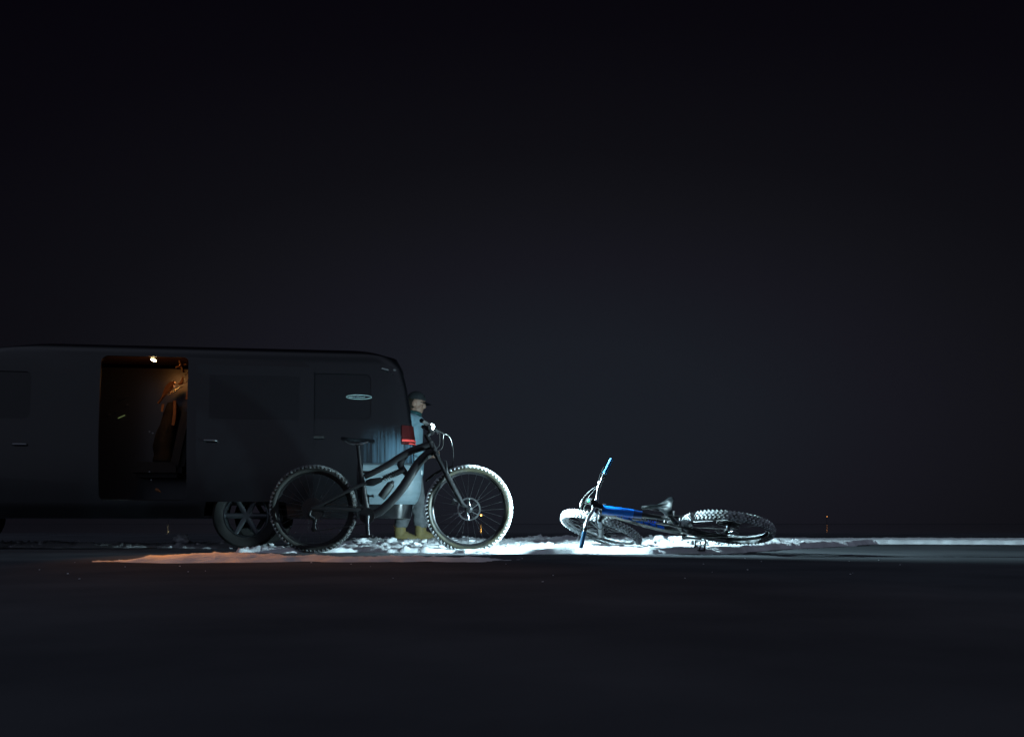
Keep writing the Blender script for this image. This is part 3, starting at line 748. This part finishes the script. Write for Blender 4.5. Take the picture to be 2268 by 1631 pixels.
m_ = MB().smooth_tube([(.012, -.20, 1.16), (-.02, -.17, 1.17), (-.02, .17, 1.17), (.012, .20, 1.16)], .012); m_.build('tailgate_handle', M['trim'], van)
# wiper, and an oval sticker on the rear quarter window
m_ = MB().tube([(.055, -.02, 1.30), (.03, -.02, 1.30)], .014).smooth_tube([(.035, -.02, 1.30), (.045, -.28, 1.38), (.052, -.55, 1.43)], [.008, .006, .004]); m_.build('rear_wiper', M['trim'], van)
sk = MB(); zc, xc = 1.515, .56
def onwin(x, z): return Vector((x, at_z(z)[0] + .003, z))
sk.tube([onwin(xc + .125 * cos(2 * pi * k / 48), zc + .021 * sin(2 * pi * k / 48)) for k in range(48)], .0035, 6, close=True)
cu = bpy.data.curves.new('t', 'FONT'); cu.body = 'wrfoo'; cu.size = .03; cu.extrude = .0008; cu.shear = .3
o = bpy.data.objects.new('t', cu); C.objects.link(o); bpy.context.view_layer.update()
me = bpy.data.meshes.new_from_object(o.evaluated_get(bpy.context.evaluated_depsgraph_get())); bm = bmesh.new(); bm.from_mesh(me)
bpy.data.objects.remove(o); bpy.data.meshes.remove(me)
for v_ in bm.verts: v_.co = onwin(xc + .105 - v_.co.x * 2.2, zc - .008 + v_.co.y * .8) + Vector((0, .001 + v_.co.z, 0))
sk.add(bm)
sk.build('window_sticker', M['decal'], van, smooth=False)
# wheels
M['vtyre'] = mat('van_tyre', (.015, .015, .015), .8)
M['vrim'] = mat('van_wheel_rim', (.10, .11, .12), .35, .8)
for x in (1.66, 4.82):
    for sg in (-1, 1):
        c_ = (x, .80 * sg, .325)
        ty = MB().lathe([(.215, -.09), (.24, -.105), (.30, -.108), (.322, -.09), (.325, 0), (.322, .09), (.30, .108), (.24, .105), (.215, .09)], c_, 48, closed=True)
        wv_ = ty.build('wheel', M['vtyre'], van)
        rm = MB().lathe([(.217, -.085), (.217, .095), (.205, .1), (.198, .085), (.198, -.085)], c_, 48, closed=True)
        for k in range(6):
            a = 2 * pi * k / 6; rm.smooth_tube([(x + .03 * cos(a), c_[1] + .06 * sg, .325 + .03 * sin(a)), (x + .205 * cos(a), c_[1] + .07 * sg, .325 + .205 * sin(a))], [.03, .022], flat=(.5, 1))
        rm.lathe([(.02, -.03), (.055, -.02), (.06, .05), (.03, .075)], (x, c_[1], .325), 20) if sg > 0 else rm.lathe([(.02, .03), (.055, .02), (.06, -.05), (.03, -.075)], (x, c_[1], .325), 20)
        rm.build('rim', M['vrim'], wv_)
# open sliding door parked along the rear quarter
dz = [z for z in ZS if .42 <= z <= 1.82]
mb = MB(); mb.bm.free(); mb.bm = crop(loft(dz, .075, False), (1.0, .3, .46), (2.12, None, 1.80)); bmesh.ops.solidify(mb.bm, geom=mb.bm.faces[:], thickness=.035)
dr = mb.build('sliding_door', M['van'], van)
shell('door_window', M['glass'], (1.14, .3, 1.27), (2.0, None, 1.70), .079, .004, parent=dr, zs=dz)
m_ = MB().smooth_tube([(2.03, 1.005, 1.05), (2.03, 1.035, 1.05), (1.93, 1.035, 1.05), (1.93, 1.005, 1.05)], .011); m_.build('door_handle', M['alloy'], dr)
m_ = MB().box((1.45, .945, 1.10), (1.1, .02, .025)); m_.build('door_rail', M['trim'], van)
# mirror, front door handle
m_ = MB().box((4.55, 1.06, 1.26), (.11, .2, .24), None, .04).tube([(4.55, .9, 1.2), (4.55, 1.0, 1.22)], .02); m_.build('door_mirror', M['trim'], van)
m_ = MB().smooth_tube([(3.8, .925, 1.0), (3.8, .95, 1.0), (3.7, .95, 1.0), (3.7, .925, 1.0)], .011); m_.build('door_handle', M['alloy'], van)
# cabin: floor, lining, bench seat, belt, rails, lamp
m_ = MB().box((2.7, 0, .47), (5.0, 1.6, .03)); m_.build('cabin_floor', M['darkcloth'], van)
m_ = MB().box((2.6, .12, 1.985), (1.7, .9, .02), None, .005); m_.build('roof_lining', M['lining'], van)
vm = Matrix.Translation(van.location) @ Matrix.Rotation(VA, 4, 'Z'); vi = vm.inverted()
def door_pt(px, py, y=.66):      # where things hang in the doorway, set back from the opening
    y -= .50
    lo, hi = 9.0, 12.0
    for _ in range(40):
        m_ = (lo + hi) / 2
        if (vi @ at(px, py, m_)).y > y: lo = m_
        else: hi = m_
    return vi @ at(px, py, lo)
m_ = MB(); A = []
for k in range(13):      # rounded trim where roof lining and pillar meet
    a = R(100 * k / 12); c_ = door_pt(392, 822)
    A.append([m_.bm.verts.new((c_.x - .105 * cos(a) * (1 - .1 * q), y, c_.z + .10 * sin(a))) for q, y in enumerate((.0, .20, .30, .34))])
for k in range(12):
    for q in range(3): m_.face([A[k][q], A[k][q + 1], A[k + 1][q + 1], A[k + 1][q]])
bmesh.ops.solidify(m_.bm, geom=m_.bm.faces[:], thickness=.02); m_.bm.free()
m_ = MB().box(door_pt(402, 811, .70), (.115, .20, .115), Matrix.Rotation(R(18), 3, 'Y'), .05); m_.build('pillar_trim', M['lining'], van)
st = MB().box((2.62, .13, .80), (.50, .50, .16), None, .05).box((2.36, .13, 1.12), (.14, .50, .66), Matrix.Rotation(R(-12), 3, 'Y'), .05)
seat = st.build('bench_seat', M['darkcloth'], van)
hr = MB().box((2.30, .13, 1.58), (.10, .26, .18), Matrix.Rotation(R(-12), 3, 'Y'), .045).tube([(2.315, .07, 1.40), (2.305, .07, 1.52)], .007).tube([(2.315, .19, 1.40), (2.305, .19, 1.52)], .007)
hr.build('headrest', M['seat'], seat)
# padded belt guide narrowing into the webbing
wv2 = MB(); A = []
ctr = [(387, 845, .016), (380, 851, .034), (372, 860, .037), (366, 869, .026), (360, 879, .013), (354, 888, .012), (350, 893, .012)]
pts = []
for (a0, a1, a2), (b0_, b1, b2) in zip(ctr, ctr[1:]):
    for k in range(5): t_ = k / 5; pts.append((a0 + (b0_ - a0) * t_, a1 + (b1 - a1) * t_, a2 + (b2 - a2) * t_))
pts.append(ctr[-1]); n2 = Vector((.75, 0, .66)).normalized()
for px, py, wd in pts:
    c_ = door_pt(px, py)
    A.append([wv2.bm.verts.new(c_ + n2 * wd * q + Vector((0, .018 * (1 - q * q) + .004 * noise.noise(Vector((px * .3, q, 0))), 0))) for q in (-1, -.6, -.2, .2, .6, 1)])
for a_, b_ in zip(A, A[1:]):
    for q in range(5): wv2.face([a_[q], a_[q + 1], b_[q + 1], b_[q]])
bmesh.ops.solidify(wv2.bm, geom=wv2.bm.faces[:], thickness=.014)
wv2 = wv2.build('seat_belt', M['seat'], van, ang=70)
bk_ = MB().box(door_pt(386.5, 855, .685), (.018, .02, .035), Matrix.Rotation(R(20), 3, 'Y'), .005).box(door_pt(388, 847, .685), (.022, .02, .014), Matrix.Rotation(R(-25), 3, 'Y'), .004)
bk_.build('belt_buckle', M['brass'], wv2)
rl = MB()
rl.tube([door_pt(376, 868.5, .69), door_pt(398, 857.5, .69)], .0075).tube([door_pt(372, 873.5, .70), door_pt(391, 864, .70)], .0065).tube([door_pt(396, 859, .69), door_pt(404, 856.5, .67)], .004)
rl.smooth_tube([door_pt(405, 849, .69), door_pt(411, 846, .69), door_pt(415, 842, .69), door_pt(416, 834, .69)], .004)
rl.smooth_tube([door_pt(408, 833, .69), door_pt(413, 828, .69), door_pt(416, 824, .69)], .003)
rl.build('grab_rail', M['brass'], van)
m_ = MB().smooth_tube([door_pt(404.5, 834, .67), door_pt(403.5, 843, .675), door_pt(401, 848, .68), door_pt(394, 849.5, .68)], [.006, .014, .016, .009]); m_.build('coat_hook', M['seat'], van)
M['canvas'] = mat('dark_canvas', (.014, .012, .010), .85, var=(.05, .036, .018), vscale=(16, 16, 7), bump=.6, bscale=40)
bag = empty('gear_bag', vm @ Vector((door_pt(372, 900, .56).x, .02, .88)), VA); tag(bag, 'dark canvas gear bag on the bench seat in the open van doorway', 'bag')
gb = MB().smooth_tube([(.06, 0, 0), (.06, 0, .03), (.05, 0, .25), (.0, 0, .45), (-.03, 0, .60), (-.03, 0, .645)], [.08, .12, .115, .095, .075, .06], flat=(.9, .8), seg=20)
for v_ in gb.bm.verts: v_.co += Vector((noise.noise(v_.co * 14), noise.noise(v_.co * 14 + Vector((9, 0, 0))), 0)) * .014
gb.build('bag_body', M['canvas'], bag)
MB().smooth_tube([(-.075, .085, .66), (-.075, .088, .52), (-.06, .09, .40)], .010, flat=(.5, 1.6)).build('strap', M['seat'], bag)
MB().smooth_tube([(.04, .09, .62), (.05, .10, .54)], .008, flat=(.5, 1.6)).build('strap', M['seat'], bag)
m_ = MB().box((2.75, -.15, 1.19), (1.9, .03, 1.44), None, .01); m_.build('cabin_fill_panel', M['fillPanel'], van)  # glossy panel added to reflect the sky fill out of the doorway
# small bright fittings on the door jamb
for px, py in ((331, 955), (338, 958.5), (331, 1044), (335, 1062)):
    MB().box(door_pt(px, py, 1.0), (.014, .02, .014), Matrix.Rotation(R(20), 3, 'Y'), .003).build('jamb_fitting', M['alloy'], van)
m_ = MB().smooth_tube([door_pt(344, 1083, 1.1), door_pt(349, 1085, 1.1), door_pt(356, 1089, 1.1)], [.012, .016, .005]); m_.build('step_tread', M['seat'], van)
# alloy bits and a glowing strip added to stand in for reflected glints
m_ = MB().smooth_tube([door_pt(259, 888, .4), door_pt(271, 882, .4), door_pt(284, 876, .4)], .003); m_.build('grab_rail', M['alloy'], van)
for px, py in ((282, 895.5), (257.5, 910), (242, 917)): MB().box(door_pt(px, py, .4), (.028, .02, .012), Matrix.Rotation(R(26), 3, 'Y'), .004).build('cabin_glint', M['alloy'], van)
M['glintGreen'] = mat('green_glint_strip', (.05, .07, .03), .4, emit=(.42, .55, .22), estr=.16)
MB().box(door_pt(269, 922, .4), (.085, .01, .010), Matrix.Rotation(R(26), 3, 'Y'), .004).build('green_glint', M['glintGreen'], van)
# small alloy bits added to make glints at the roof edge
for x_, z_, w_ in ((.30, 1.805, .075), (.205, 1.80, .03)):
    MB().box((x_, at_z(z_)[0] + .006, z_), (w_, .016, .016), Matrix.Rotation(R(-14), 3, 'Y'), .004).build('roof_glint', M['alloy'], van)
lq = door_pt(340, 797, 1.08)
lampb = MB().box(lq + Vector((0, 0, .022)), (.06, .16, .03), None, .008).build('cabin_lamp', M['darkcloth'], van)
M['warm'] = mat('lit_cabin_lamp', (1, .9, .7), .4, emit=(1, .78, .40), estr=20)
MB().box(lq, (.036, .11, .012), None, .004).build('lamp_diffuser', M['warm'], lampb)
WARM = (1, .34, .055)
lp = vm @ (lq + Vector((0, .05, -.03)))
ls = light('ridge_spot', 'SPOT', 300, WARM, lp, at(540, 1238, 6.6), size=40, blend=1, soft=.05)  # strong spot added at the cabin lamp to brighten the snow ridge
light('cabin_glow', 'POINT', 2.2, WARM, lp, soft=.05)

# ------------------------------------------------------------------ person beside the van
def skin_mesh(name, verts, edges, rad, sub=2, root=0):
    mb_ = MB()
    rr_ = [r_ if isinstance(r_, tuple) else (r_, r_) for r_ in rad]
    for a, c_ in edges:
        p, q = Vector(verts[a]), Vector(verts[c_]); d_ = (q - p); ln_ = d_.length; d_.normalize()
        sd_ = Vector((0, 1, 0)) if abs(d_.y) < .85 else Vector((1, 0, 0))
        sd_ = (sd_ - d_ * sd_.dot(d_)).normalized(); fw_ = d_.cross(sd_)
        rings = []
        steps = [(-.9, .35), (-.6, .8), (0, 1), (.5, 1), (1, 1), (1.6, .8), (1.9, .35)]
        for t_, k_ in steps:
            if t_ < 0: o_ = p - d_ * (-t_) * min(rr_[a]); r_ = rr_[a]
            elif t_ > 1: o_ = q + d_ * (t_ - 1) * min(rr_[c_]); r_ = rr_[c_]
            else: o_ = p.lerp(q, t_); r_ = tuple(rr_[a][i_] + (rr_[c_][i_] - rr_[a][i_]) * t_ for i_ in (0, 1))
            rings.append([mb_.bm.verts.new(o_ + (fw_ * r_[0] * cos(2 * pi * k / 20) + sd_ * r_[1] * sin(2 * pi * k / 20)) * k_) for k in range(20)])
        for A, B in zip(rings, rings[1:]):
            for k in range(20): mb_.face([A[k], A[(k + 1) % 20], B[(k + 1) % 20], B[k]])
        mb_.face(rings[0][::-1]); mb_.face(rings[-1])
    bmesh.ops.recalc_face_normals(mb_.bm, faces=mb_.bm.faces)
    return mb_.bm
def remesh(name, bm, m_, parent, vox, smooth=4):
    me = bpy.data.meshes.new(name); bm.to_mesh(me); bm.free(); o = bpy.data.objects.new(name, me); C.objects.link(o)
    r_ = o.modifiers.new('r', 'REMESH'); r_.mode = 'VOXEL'; r_.voxel_size = vox; r_.use_smooth_shade = True
    s_ = o.modifiers.new('s', 'SMOOTH'); s_.iterations = smooth; s_.factor = .5
    bpy.context.view_layer.update()
    out = bpy.data.meshes.new_from_object(o.evaluated_get(bpy.context.evaluated_depsgraph_get())); o.modifiers.clear(); o.data = out
    out.materials.clear(); out.materials.append(m_); o.parent = parent; return o
M['skin'] = mat('skin', (.27, .165, .12), .55, bump=.1, bscale=120)
M['jacket'] = mat('light_blue_jacket', (.21, .35, .41), .7, var=(.16, .28, .34), vscale=(6, 6, 3), bump=.4, bscale=14)
M['trousers'] = mat('grey_trousers', (.17, .185, .195), .85, var=(.11, .12, .13), vscale=(12, 12, 6), bump=.7, bscale=18)
M['boot'] = mat('yellow_leather_boot', (.27, .215, .085), .65, var=(.19, .155, .07), vscale=(14, 14, 14), bump=.3, bscale=40)
M['scarf'] = mat('teal_scarf', (.008, .055, .06), .85, bump=.5, bscale=60)
M['cap'] = mat('dark_cap_cloth', (.010, .014, .017), .85, bump=.4, bscale=80)
M['sole'] = mat('dark_boot_sole', (.02, .018, .015), .7)
per = empty('person', (-1.17, 11.55, .03), R(-4))
tag(per, 'person in light blue jacket, grey trousers and yellow boots standing beside the van', 'person')
hip, chest, neck = Vector((0, 0, .93)), Vector((.0, 0, 1.30)), Vector((.02, 0, 1.47))
head = Vector((.055, 0, 1.60))
sk = [hip, Vector((-.01, 0, 1.1)), chest, Vector((.0, 0, 1.41)), neck, head - Vector((.01, 0, .06))]; ed = [(0, 1), (1, 2), (2, 3), (3, 4), (4, 5)]
ra = [(.13, .16), (.115, .14), (.115, .16), (.10, .13), .055, .055]
hands = []
for sg in (-1, 1):
    i = len(sk)
    sh, elb, wr, pal = Vector((.0, .19 * sg, 1.40)), Vector((-.03, .25 * sg, 1.11)), Vector((.17, .15 * sg, 1.0)), Vector((.25, .10 * sg, 1.01))
    sk += [sh, elb, wr, pal]; ed += [(3, i), (i, i + 1), (i + 1, i + 2), (i + 2, i + 3)]; ra += [.058, .045, .028, (.022, .038)]
    hands.append((sg, wr, pal))
legs = []
for sg, fx in ((-1, -.10), (1, .10)):
    i = len(sk)
    h_, kn, an = Vector((0, .09 * sg, .86)), Vector((fx * .45 + .02, .10 * sg, .49)), Vector((fx, .11 * sg, .10))
    toe = an + Vector((.15, .01 * sg, -.06))
    sk += [h_, kn, an, toe]; ed += [(0, i), (i, i + 1), (i + 1, i + 2), (i + 2, i + 3)]; ra += [.085, .056, .04, .035]
    legs.append((sg, h_, kn, an))
body_bm = skin_mesh('b', sk, ed, ra)
hm_ = MB(); hm_.bm.free(); hm_.bm = body_bm
tiltM = Matrix.Translation(head) @ Matrix.Rotation(R(14), 4, 'Y')
def face(c, r, sc): 
    bm = bmesh.new(); bmesh.ops.create_uvsphere(bm, u_segments=24, v_segments=16, radius=r); hm_.add(bm, tiltM @ Matrix.Translation(c) @ Matrix.Diagonal((*sc, 1)))
face((0, 0, .03), .1, (1.0, .78, .98)); face((.03, 0, -.05), .075, (.95, .78, 1.0))
face((.105, 0, -.005), .02, (1, .7, 1.2)); face((.098, 0, .028), .016, (.8, .7, 1.7))     # nose
face((.082, 0, -.062), .018, (.7, 1.4, .5)); face((.082, 0, -.078), .017, (.7, 1.3, .5)); face((.07, 0, -.11), .026, (1, 1, .8))  # mouth, chin
for sg in (-1, 1):
    face((-.008, .083 * sg, .0), .034, (.72, .38, 1.15)); face((.08, .032 * sg, .042), .018, (.7, 1.3, .6)); face((.07, .045 * sg, -.015), .026, (.7, .8, .8))
for sg, wr, pal in hands:       # five separate, slightly curled fingers
    fwd = (pal - wr).normalized(); side = Vector((0, 0, 1)); dn = Vector((0, -sg, 0))
    for q, ln_ in enumerate((.062, .072, .068, .052)):
        b0_ = pal + fwd * .03 + side * (.030 - .020 * q)
        hm_.smooth_tube([pal + side * (.026 - .017 * q), b0_, b0_ + fwd * ln_ * .5 + dn * .008, b0_ + fwd * ln_ * .85 + dn * .03, b0_ + fwd * ln_ * .9 + dn * .045], [.0095, .0095, .009, .0085, .007], sub=3, seg=8)
    hm_.smooth_tube([wr.lerp(pal, .5) + side * .02, pal + side * .045 + dn * .01, pal + side * .055 + fwd * .03 + dn * .02, pal + side * .05 + fwd * .055 + dn * .03], [.012, .012, .0105, .008], sub=3, seg=8)
bodyo = remesh('body', hm_.bm, M['skin'], per, .0065, 2)
# eyes: dark lens shapes set in the sockets
M['eye'] = mat('eye', (.03, .025, .02), .1)
for sg in (-1, 1):
    ey = MB(); bm = bmesh.new(); bmesh.ops.create_uvsphere(bm, u_segments=12, v_segments=8, radius=.011); ey.add(bm, tiltM @ Matrix.Translation((.081, .03 * sg, .024)) @ Matrix.Diagonal((.6, 1.2, .6, 1)))
    ey.build('eye', M['eye'], per)
M['hair'] = mat('dark_brown_hair', (.025, .018, .012), .7, bump=.8, bscale=160)
bm = bmesh.new(); bmesh.ops.create_uvsphere(bm, u_segments=28, v_segments=18, radius=.107)
bmesh.ops.bisect_plane(bm, geom=bm.verts[:] + bm.edges[:] + bm.faces[:], plane_co=(-.012, 0, 0), plane_no=(1, 0, .25), clear_outer=True)
bmesh.ops.bisect_plane(bm, geom=bm.verts[:] + bm.edges[:] + bm.faces[:], plane_co=(0, 0, -.07), plane_no=(.3, 0, -1), clear_outer=True)
bmesh.ops.solidify(bm, geom=bm.faces[:], thickness=.006)
hr_ = MB(); hr_.add(bm, tiltM @ Matrix.Translation((-.002, 0, .02)) @ Matrix.Diagonal((1.0, .80, 1.0, 1))); hr_.build('hair', M['hair'], per, ang=70)
# jacket
jk = [Vector((0, 0, .80)), Vector((0, 0, .95)), Vector((-.01, 0, 1.12)), Vector((0, 0, 1.30)), Vector((.0, 0, 1.39)), Vector((.01, 0, 1.425))]; je = [(0, 1), (1, 2), (2, 3), (3, 4), (4, 5)]
jr = [(.145, .18), (.15, .185), (.14, .175), (.14, .19), (.115, .155), (.075, .075)]
for sg, wr, pal in hands:
    i = len(jk); jk += [Vector((0, .19 * sg, 1.40)), Vector((-.03, .25 * sg, 1.11)), Vector((.14, .16 * sg, 1.01))]; je += [(4, i), (i, i + 1), (i + 1, i + 2)]; jr += [.082, .070, .052]
remesh('jacket', skin_mesh('j', jk, je, jr), M['jacket'], per, .011, 3)
# trousers with loose folds
tk = [Vector((0, 0, .93))]; te = []; tr = [(.14, .165)]
for sg, h_, kn, an in legs:
    i = len(tk); tk += [h_, kn, kn.lerp(an, .55), an + Vector((0, 0, .125))]; te += [(0, i), (i, i + 1), (i + 1, i + 2), (i + 2, i + 3)]; tr += [.105, .086, .080, .082]
tro = remesh('trousers', skin_mesh('t', tk, te, tr), M['trousers'], per, .010, 6)
for v_ in tro.data.vertices:
    v_.co += v_.normal * (.014 * noise.noise(Vector((v_.co.x * 6, v_.co.y * 6, v_.co.z * 20))) + .010 * noise.noise(v_.co * 15)) * sm(.85, .35, v_.co.z)
for sg, h_, kn, an in legs:
    bk = [an + Vector((-.005, 0, .10)), an + Vector((-.01, 0, .02)), an + Vector((-.015, 0, -.035)), an + Vector((.06, .003 * sg, -.03)), an + Vector((.12, .008 * sg, -.048)), an + Vector((.165, .01 * sg, -.056))]
    bo_ = skin_mesh('f', bk, [(0, 1), (1, 2), (2, 3), (3, 4), (4, 5)], [.068, .066, (.058, .058), (.058, .058), (.046, .05), (.034, .040)])
    bt_ = remesh('boot', bo_, M['boot'], per, .008, 2)
    s_ = MB().smooth_tube([an + Vector((-.075, 0, -.09)), an + Vector((0, 0, -.09)), an + Vector((.10, .005 * sg, -.09)), an + Vector((.215, .01 * sg, -.088))], [.028, .045, .050, .030], flat=(1, .32)); s_.build('sole', M['sole'], bt_)
# scarf and cap
s_ = MB()
for z, r_, o_ in ((1.465, .080, 0), (1.498, .077, .006)):
    s_.tube([Vector((.02 + o_ + r_ * cos(2 * pi * k / 28), r_ * .95 * sin(2 * pi * k / 28), z + .012 * cos(2 * pi * k / 28) * -1)) for k in range(28)], .024, 10, close=True)
s_.build('scarf', M['scarf'], per)
cp = MB(); bm = bmesh.new(); bmesh.ops.create_uvsphere(bm, u_segments=32, v_segments=20, radius=.112)
bmesh.ops.bisect_plane(bm, geom=bm.verts[:] + bm.edges[:] + bm.faces[:], plane_co=(0, 0, .005), plane_no=(0.1, 0, -1), clear_outer=True)
bmesh.ops.solidify(bm, geom=bm.faces[:], thickness=.006)
cp.add(bm, tiltM @ Matrix.Translation((-.004, 0, .045)) @ Matrix.Diagonal((1.0, .82, .95, 1)))
br = bmesh.new(); A = []
for k in range(13):
    a = R(-62 + 124 * k / 12)
    A.append([br.verts.new((.107 * cos(a) * 1.0 + q * .075 * cos(a * .6), .088 * sin(a), .05 - .012 * q - .022 * (sin(a) ** 2))) for q in (0, .5, 1)])
for k in range(12):
    for q in range(2): br.faces.new([A[k][q], A[k][q + 1], A[k + 1][q + 1], A[k + 1][q]])
bmesh.ops.solidify(br, geom=br.faces[:], thickness=.005); cp.add(br, tiltM)
cp.build('cap', M['cap'], per)

# ------------------------------------------------------------------ far shore with its lamps
sh = MB(); A = []
for k in range(81):
    x = -400 + 10 * k; o_ = 6 * noise.noise(Vector((x * .02, 0, 0)))
    A.append([sh.bm.verts.new((x, 300 + o_ + dy, z)) for dy, z in ((0, -.02), (4, .03), (30, .06), (60, .08))])
for k in range(80):
    for q in range(3): sh.face([A[k][q], A[k + 1][q], A[k + 1][q + 1], A[k][q + 1]])
M['shore'] = mat('far_shore_ground', (.03, .03, .034), .9, spec=.1)
tag(sh.build('shore', M['shore']), 'low dark far shore across the frozen lake', kind='structure')
M['orange'] = mat('lit_orange_lamp', (1, .6, .2), .4, emit=(1, .50, .10), estr=9)
M['dimorange'] = mat('dim_orange_lamp', (1, .5, .2), .4, emit=(1, .36, .08), estr=2.0)
M['pole'] = mat('dark_lamp_pole', (.03, .03, .03), .6)
for px, py, Y, r_, mm, lab in ((1065, 1140, 303, .26, 'orange', 'far orange street lamp seen through the standing front wheel'),
                               (1831, 1143, 304, .13, 'dimorange', 'tiny far street lamp alone to the right of the fallen bike'),
                               (874, 1140, 303, .20, 'orange', 'far orange street lamp left of the person in grey trousers'),
                               (882, 1146, 305, .16, 'dimorange', 'dimmest far street lamp, low beside the person in grey trousers'),
                               (372, 1121, 303, .17, 'warm', 'pale far street lamp seen under the van doorway'),
                               (438, 948, 303, .13, 'warm', 'small pale lamp on a tall far mast above the van')):
    p = at(px, py, Y)
    if px == 438: continue
    e = empty('street_lamp', (p.x, p.y, .2)); tag(e, lab, 'street lamp', 'lit lamps on the far shore')
    h = p.z - .2
    MB().tube([(0, .25, 0), (0, .25, h + .1)], [.07, .04], 8).smooth_tube([(0, .25, h), (0, .2, h + .25), (0, 0, h + .25)], .03).build('pole', M['pole'], e)
    MB().ball((0, 0, h), r_, (1, 1, .8)).build('lamp_head', M[mm], e)
